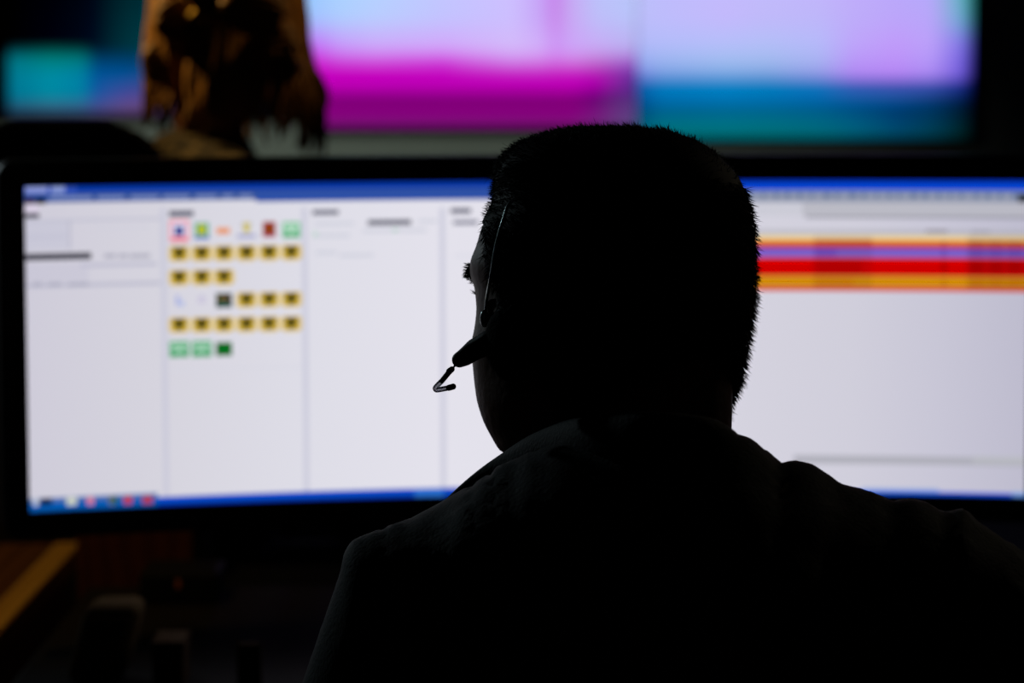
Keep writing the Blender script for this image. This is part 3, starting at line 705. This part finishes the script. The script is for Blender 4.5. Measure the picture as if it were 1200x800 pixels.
dirs = nn*.55 + flow*.85 + rng.normal(size=(ns, 3))*.28; dirs /= np.linalg.norm(dirs, axis=1, keepdims=True)
lens = rng.uniform(.006, .0105, ns)*np.where(local[:, 2] > .07, .75, 1)
st = strands('s', roots-nn*.0012, dirs, lens, np.full(ns, .00034), None, None)
# longer loose hairs over the forehead tuft and crown
idx = np.where((local[:, 1] > .045) & (local[:, 2] > .102))[0]; idx = rng.choice(idx, 260); 
d2 = nn[idx]*.8 + fwd*.9 + up_*.25 + rng.normal(size=(260, 3))*.35; d2 /= np.linalg.norm(d2, axis=1, keepdims=True)
st2 = strands('s2', roots[idx], d2, rng.uniform(.006, .014, 260), np.full(260, .00022), None, None, bend=-up_[None]*rng.uniform(0, .4, (260, 1)), seg=4)
link('hair', join_meshes(join_meshes(cap, st), st2), M['hair'], PER)
# brow and lashes where the photograph shows them against the screen
from mathutils.bvhtree import BVHTree
BV = BVHTree.FromPolygons([tuple(v_) for v_ in Hw], HF)
BC = BVHTree.FromPolygons([tuple(v_) for v_ in Cw], HF)
def hair_patch(name, c_local, spread, dloc, n, ln, rad, bend=None):
    c0 = Vector(to_world([c_local])[0]); pts = []
    for _ in range(n):
        q = c0 + Vector(Rn @ np.array([random.uniform(-1, 1)*spread[0], 0, random.uniform(-1, 1)*spread[2]]))
        loc, nr, _i, _d = BV.find_nearest(q); pts.append((loc, nr))
    ro = np.array([p_[0] for p_ in pts]); dd = (Rn @ np.array(dloc))[None] + rng.normal(size=(n, 3))*.22; dd /= np.linalg.norm(dd, axis=1, keepdims=True)
    me = strands(name, ro, dd, rng.uniform(*ln, n), np.full(n, rad), None, None, bend=bend, seg=4)
    return link(name, me, M['hair'], PER)
for sx in (-1, 1):
    hair_patch('eyebrow', (sx*.047, .092, .043), (.017, 0, .007), (sx*.85, .45, .05), 300, (.003, .0065), .00032)
    hair_patch('eyelashes', (sx*.045, .092, .022), (.013, 0, .0015), (sx*.8, .6, .0), 90, (.004, .007), .00022, bend=(Rn @ np.array([0, 0, .5]))[None])

# ---- jacket
bm = bmesh.new()
add_limb(bm, [(.118, 1.485, .98), (.122, 1.46, .85), (.125, 1.43, .70), (.125, 1.41, .60)], [.135, .155, .160, .165], 32)
add_ell(bm, (.12, 1.50, .93), (.225, .12, .16))
add_limb(bm, [SHL+Vector((0, 0, -.005)), (.12, 1.485, 1.03), SHR], [.068, .10, .070], 28)
add_limb(bm, [(.02, 1.53, 1.045), (.115, 1.50, 1.06), (.22, 1.50, 1.045)], [.06, .085, .062], 28)
add_limb(bm, [SHL, ELL, Vector(WRL)-Vector((0, .03, 0))], [.070, .062, .044], 24)
add_limb(bm, [SHR, ELR, Vector(WRR)-Vector((0, .03, 0))], [.072, .062, .044], 24)
jm = remesh(bm, .007, 6)
# collar: a standing band round the neck, open to the front left
jv = get_co(jm)
def fit_top(jv, xs, ys, depth=.10, damp=1.0, yr=(1.3, 1.75)):
    pp = project(jv); bins = np.arange(330, 1260, 6.0); cur = np.full(len(bins), np.nan)
    for k_, b_ in enumerate(bins):
        m = (abs(pp[:, 0]-b_) < 6)
        if m.any(): cur[k_] = pp[m, 1].min()
    ok_ = ~np.isnan(cur); tgt = np.interp(bins, xs, ys); dy = np.where(ok_, tgt-cur, 0)
    dyi = np.interp(pp[:, 0], bins, dy); top = np.interp(pp[:, 0], bins[ok_], cur[ok_]); wgt = np.exp(-np.clip(pp[:, 1]-top, 0, None)**2/(2*(depth*F/1.6)**2))
    wgt *= ((pp[:, 0] > xs[0]) & (pp[:, 0] < 1240))
    jv = jv.copy(); jv[:, 2] -= dyi*wgt*jv[:, 1]/F*damp; return jv
topx = [402, 410, 430, 460, 500, 520, 550, 584, 620, 660, 760, 853, 864, 885, 900, 917, 928, 939, 954, 972, 991, 1005, 1026, 1047, 1058, 1068, 1089, 1110, 1125, 1132, 1150, 1200, 1260]
topy = [640, 632, 624, 612, 597, 586, 567, 543, 528, 516, 510, 506, 507, 514, 525, 540, 538, 539, 543, 554, 568, 570, 576, 586, 583, 583, 587, 600, 591, 592, 612, 642, 690]
for _ in range(4): jv = fit_top(jv, topx, topy, .05)
set_co(jm, jv)
bm = bmesh.new(); bm.from_mesh(jm)
for _ in range(1): bmesh.ops.smooth_vert(bm, verts=bm.verts, factor=.5, use_axis_x=True, use_axis_y=True, use_axis_z=True)
bm.to_mesh(jm); bm.free()
jacket = link('jacket', jm, M['jacket'], PER)
# collar laid round the neck
cp = [P(500, 603, 1.60), P(540, 577, 1.61), P(590, 545, 1.60), P(640, 518, 1.56), P(700, 505, 1.50), P(770, 500, 1.46), P(835, 503, 1.47), P(868, 520, 1.52), P(880, 540, 1.58)]
cp = smooth_path([Vector((p_.x, p_.y, p_.z-.0098)) for p_ in cp], 8)
bm = bmesh.new(); n_ = len(cp)
rr = [.006+.014*math.sin(math.pi*min(1, max(0, i/(n_-1)))) for i in range(n_)]
add_tube(bm, cp, rr, 14, True, .5, side=(0, 0, 1))
link('collar', to_mesh(bm), M['jacket'], PER)
# trousers and shoes
bm = bmesh.new(); add_limb(bm, [(.05, 1.41, .57), (.20, 1.41, .57)], [.13, .13], 20)
for kx, ax in ((-.03, -.03), (.27, .28)):
    add_limb(bm, [(HIP.x+(kx-.12)*.6, 1.42, .575), (kx, 1.87, .55), (ax, 1.84, .13)], [.100, .078, .058], 20)
link('trousers', remesh(bm, .009, 4), M['trousers'], PER)
for ax in (-.03, .28):
    bm = bmesh.new(); add_limb(bm, [(ax, 1.82, .055), (ax, 1.93, .045), (ax, 2.02, .038)], [.045, .044, .034], 18); add_limb(bm, [(ax, 1.84, .06), (ax, 1.84, .13)], [.046, .044], 16)
    me = remesh(bm, .007, 3); v_ = get_co(me); v_[:, 2] = np.maximum(v_[:, 2], .004); set_co(me, v_); link('shoe', me, M['leather'], PER)

# ---- headset
def on_head(px, py, off=.004, bv=None):
    d_ = Vector(ray(px, py)).normalized(); loc, nr, i_, ds = (bv or BC).ray_cast(Vector((0, 0, CAMZ)), d_)
    return (loc + nr*off) if loc is not None else None
hs = empty('headset', P(575, 400, 1.60), 'black headset with a thin steel headband and a small microphone boom on the head', 'headset')
EP = on_head(598, 404, .003, BV); print('ear pad at', EP)
vis = [on_head(*q, .0035) for q in ((574, 372), (576, 350), (580, 322), (586, 290), (594, 262), (604, 238))]; print(vis)
top_l = to_world([[-.045, .022, .12], [-.02, .022, .135], [.02, .022, .137], [.055, .018, .112], [.080, .012, .06], [.084, .008, .02]])
vis += [on_head(*q, -.008) for q in ((616, 222), (632, 200))]
band = [v_ for v_ in vis if v_] + [BC.find_nearest(Vector(q))[0]+BC.find_nearest(Vector(q))[1]*-.008 for q in top_l]
bm = bmesh.new(); bp = smooth_path(band, 8)
for off in (0,): add_tube(bm, bp, .0011, 8, True)
link('headband', to_mesh(bm), M['steel'], hs)
bm = bmesh.new(); add_ell(bm, EP, (.009, .021, .024), earm); link('ear_cushion', to_mesh(bm), M['foam'], hs)
bm = bmesh.new(); q0 = Vector(band[0]); add_ell(bm, q0+Vector((-.0005, -.001, -.001)), (.003, .003, .006)); link('band_joint', to_mesh(bm), M['steel'], hs)
YM = 1.60
bt = [P(592, 392, 1.590), P(575, 400, 1.594), P(557, 409, YM), P(545, 418, YM)]
bm = bmesh.new(); add_limb(bm, bt, [.0085, .0083, .0074, .0062], 16); add_limb(bm, [P(545, 418, YM), P(538.5, 421.5, YM)], [.0062, .0054], 16)
bmesh.ops.scale(bm, vec=(1, 1, 1), verts=bm.verts)
link('boom_housing', remesh(bm, .0012, 3), M['black'], hs)
tube('boom_wire', [P(537, 423, YM), P(531, 431, YM)], .0007, M['black'], hs, 8)
bm = bmesh.new(); add_limb(bm, [P(529.5, 432.5, YM), P(526.5, 435, YM)], [.0020, .0022], 12); add_limb(bm, [P(527, 435, YM), P(518, 446, YM)], [.0019, .0018], 12); link('boom_joint', to_mesh(bm), M['black'], hs)
tube('boom_tube', smooth_path([P(518, 446, YM), P(511, 453.2, YM), P(510.4, 455.5, YM), P(513, 456.6, YM), P(527, 454, YM)], 5), .0018, M['clear'], hs, 12)
bm = bmesh.new(); add_limb(bm, [P(526, 454.2, YM), P(531, 452.8, YM)], [.0021, .0021], 14); link('microphone', to_mesh(bm), M['foam'], hs)

# ---- office chairs
def office_chair(x, y, rz, label, seat_z=.47, back_top=.93, backw=.25, tall=False):
    t = empty('office_chair', (x, y, 0), label, 'chair'); T = Matrix.Translation((x, y, 0)) @ Matrix.Rotation(rz, 4, 'Z')
    def add(name, bm, m):
        bmesh.ops.transform(bm, matrix=T, verts=bm.verts); return link(name, to_mesh(bm), m, t)
    def cush(name, c, half, rot=None, p=.4):
        o = cushion(name, c, half, M['leather'], t, rot, p); o.data.transform(T); return o
    cush('seat', (0, .02, seat_z-.04), (.25, .25, .04)); h = (back_top-(seat_z+.08))/2
    cush('backrest', (0, -.27, seat_z+.08+h), (backw, .035, h), Matrix.Rotation(math.radians(-4), 4, 'X'), .45)
    bm = bmesh.new(); add_tube(bm, smooth_path([(0, -.05, seat_z-.09), (0, -.28, seat_z-.08), (0, -.33, seat_z+.0), (0, -.315, seat_z+.28)], 6), .018, 10, True, .6, (1, 0, 0)); add('back_post', bm, M['black'])
    bm = bmesh.new(); add_tube(bm, [(0, 0, .10), (0, 0, seat_z-.08)], [.03, .022], 14); add('gas_column', bm, M['metal'])
    for k_ in range(5):
        a = k_*math.tau/5+.3; e_ = Vector((math.cos(a)*.28, math.sin(a)*.28, .075)); bm = bmesh.new(); add_tube(bm, [(0, 0, .115), e_], [.026, .016], 10); add('foot', bm, M['black'])
        bm = bmesh.new(); add_tube(bm, [e_+Vector((-.02, 0, -.045)), e_+Vector((.02, 0, -.045))], .029, 16); add('castor', bm, M['black'])
    for sx in (-1, 1):
        bm = bmesh.new(); add_tube(bm, smooth_path([(sx*.2, 0, seat_z-.07), (sx*.29, 0, seat_z-.05), (sx*.30, -.02, seat_z+.10)], 5), .014, 8); add_box(bm, (sx*.30-.03, -.12, seat_z+.10), (sx*.30+.03, .12, seat_z+.125), .01); add('armrest', bm, M['black'])
    return t
office_chair(.125, 1.40, 0, 'black office chair the person in the dark jacket sits on', .465, .90, .23)

# ---- the fair haired person beyond the monitor
WY = 3.55
def PW(px, py): return P(px, py, WY)
WC = PW(271, 25)                 # between the ears
Rw = Matrix.Rotation(math.radians(-28), 3, 'Z') @ Matrix.Rotation(math.radians(-6), 3, 'X'); Rwn = np.array(Rw)
def w_world(v_): return (np.asarray(v_)*.97) @ Rwn.T + np.array(WC)
V_, F_ = head_rings(60, 64); bm = bmesh.new(); bm.from_mesh(np_mesh(w_world(V_), F_))
sw = [w_world([[a, b_, c_]])[0] for a, b_, c_ in ((0, -.03, -.05), (0, -.045, -.15))]
NW = Vector(sw[1]); add_limb(bm, [Vector(sw[0]), NW], [.052, .055], 20)
cxw, cyw = NW.x-.03, NW.y-.01; zs_ = NW.z-.10
rt = Vector((math.cos(math.radians(-50)), math.sin(math.radians(-50)), 0))
SL, SR = Vector((cxw, cyw, zs_-.03))-rt*.185, Vector((cxw, cyw, zs_-.03))+rt*.185
fw = Vector((-rt.y, rt.x, 0)); hipw = Vector((cxw-.02, cyw-.06, .60)); 
add_limb(bm, [(cxw, cyw, zs_-.02), (cxw, cyw-.02, zs_-.28), tuple(hipw)], [.085, .10, .12], 20); add_limb(bm, [SL, (cxw, cyw, zs_-.01), SR], [.045, .06, .045], 16)
for sh, sgn in ((SL, -1), (SR, 1)):
    el = sh+Vector((0, 0, -.26))+fw*.08+rt*sgn*.03; wr = hipw+fw*.27+rt*sgn*.10+Vector((0, 0, .088)); add_limb(bm, [sh, el, wr], [.043, .036, .024], 14); hand(bm, wr, fw+Vector((0, 0, -.08)), (0, 0, 1), .95, .6, sgn < 0)
    kn = hipw+fw*.40+rt*sgn*.10+Vector((0, 0, -.03)); an = Vector((kn.x, kn.y, .10)); add_limb(bm, [hipw+rt*sgn*.08, kn, an, an+fw*.11+Vector((0, 0, -.055))], [.08, .058, .038, .028], 14)
WB = link('person', remesh(bm, .007, 2), M['skin'])
tag(WB, 'person with long golden brown hair and a beige knitted top, beyond the monitor', 'person')
bm = bmesh.new()
add_limb(bm, [(cxw, cyw, zs_-.05), (cxw, cyw-.02, zs_-.28), tuple(hipw+Vector((0, 0, .04)))], [.115, .125, .145], 24)
add_limb(bm, [SL, (cxw, cyw, zs_+.005), SR], [.060, .085, .060], 20); add_limb(bm, [NW+Vector((0, 0, -.08)), NW+Vector((0, 0, -.05))], [.075, .062], 20)
for sh, sgn in ((SL, -1), (SR, 1)):
    el = sh+Vector((0, 0, -.26))+fw*.08+rt*sgn*.03; wr = hipw+fw*.25+rt*sgn*.10+Vector((0, 0, .090)); add_limb(bm, [sh, el, wr], [.060, .050, .036], 16)
link('knitted_top', remesh(bm, .010, 4), M['knit'], WB)
bm = bmesh.new(); add_limb(bm, [hipw-rt*.06, hipw+rt*.06], [.125, .125], 18)
for sgn in (-1, 1):
    kn = hipw+fw*.40+rt*sgn*.10+Vector((0, 0, -.03)); an = Vector((kn.x, kn.y, .13)); add_limb(bm, [hipw+rt*sgn*.08, kn, an], [.095, .074, .052], 16)
link('trousers', remesh(bm, .011, 4), M['trousers'], WB)
for sgn in (-1, 1):
    kn = hipw+fw*.40+rt*sgn*.10; an = Vector((kn.x, kn.y, .05)); bm = bmesh.new(); add_limb(bm, [an-fw*.02, an+fw*.09+Vector((0, 0, -.005)), an+fw*.17+Vector((0, 0, -.012))], [.042, .040, .032], 16)
    me = remesh(bm, .008, 3); v_ = get_co(me); v_[:, 2] = np.maximum(v_[:, 2], .004); set_co(me, v_); link('shoe', me, M['leather'], WB)
# hair: wavy locks from the crown, sweeping out to both sides
bm = bmesh.new(); m2 = scalp_mask(V_, -.09); n2 = vnormals(V_, F_); cv = w_world(V_ + n2*(m2*.016-(1-m2)*.003)[:, None])
bm.from_mesh(np_mesh(cv, [f_ for f_ in F_ if max(m2[list(f_)]) > .01]))
for k_ in range(150):
    side = random.choice((-1, 1)); ang = random.uniform(.1, 1)      # 0 at the back of the head, 1 at the side
    a = side*(ang*1.9); cr = Vector((0, -.01, .125)); rx, ry = .098, .122
    outw = lambda z_, k2: Vector((math.sin(a)*rx*k2, -math.cos(a)*ry*k2, z_))
    ln = random.uniform(.17, .225) if side > 0 else random.uniform(.12, .20)
    ln *= .85+.15*ang
    flare = .95+(.32 if side < 0 else .52)*ang
    pts = [cr+Vector((random.uniform(-.02, .02), 0, .008)), outw(.09, .80), outw(.03, 1.0), outw(-.03-.02*ang, 1.0+.14*ang), outw(.02-ln*.7, flare), outw(.02-ln, flare*.98+random.uniform(-.06, .06))]
    ph = random.uniform(0, 6)
    pts = [Vector(w_world([p_+Vector((math.sin(i*1.7+ph)*.006, math.cos(i*1.3+ph)*.006, 0))])[0]) for i, p_ in enumerate(pts)]
    pth = smooth_path(pts, 5); n_ = len(pth); add_tube(bm, pth, [.0095*(1-.78*(i/(n_-1))**2) for i in range(n_)], 7)
for px_, py_, dy_, rx_, rz_ in ((300, 12, -.145, .042, .030), (262, -8, -.13, .05, .035), (198, 72, -.06, .028, .036), (215, 20, -.10, .034, .034), (325, 60, -.10, .030, .040)):
    q = P(px_, py_, WY+dy_); m_ = Matrix.Rotation(random.uniform(-.5, .5), 4, 'Y')
    for j in range(7):   # loose curls pinned over the back of the head
        t_ = j/6*math.pi; add_tube(bm, [q + (m_ @ Vector((math.cos(a_)*rx_, -math.sin(t_)*.02 - .012*math.sin(a_*.5), math.sin(a_)*rz_*(.25+.75*abs(math.cos(t_)))))) for a_ in np.linspace(0, math.tau*.92, 22)], .009, 7)
link('hair', to_mesh(bm), M['blonde'], WB)
bm = bmesh.new(); q = P(243, 14, WY-.14)
add_tube(bm, smooth_path([q+Vector((-.025, 0, -.006)), q+Vector((-.012, -.010, .004)), q+Vector((.012, -.010, .004)), q+Vector((.025, 0, -.006))], 4), .005, 8, True, .6)
link('hair_clip', to_mesh(bm), M['brass'], WB)
office_chair(P(118, 185, 3.2).x, WY-.10, math.radians(-12), 'black high backed office chair of the fair haired person, beyond the monitor', .50, P(150, 143, 3.2).z, .165)
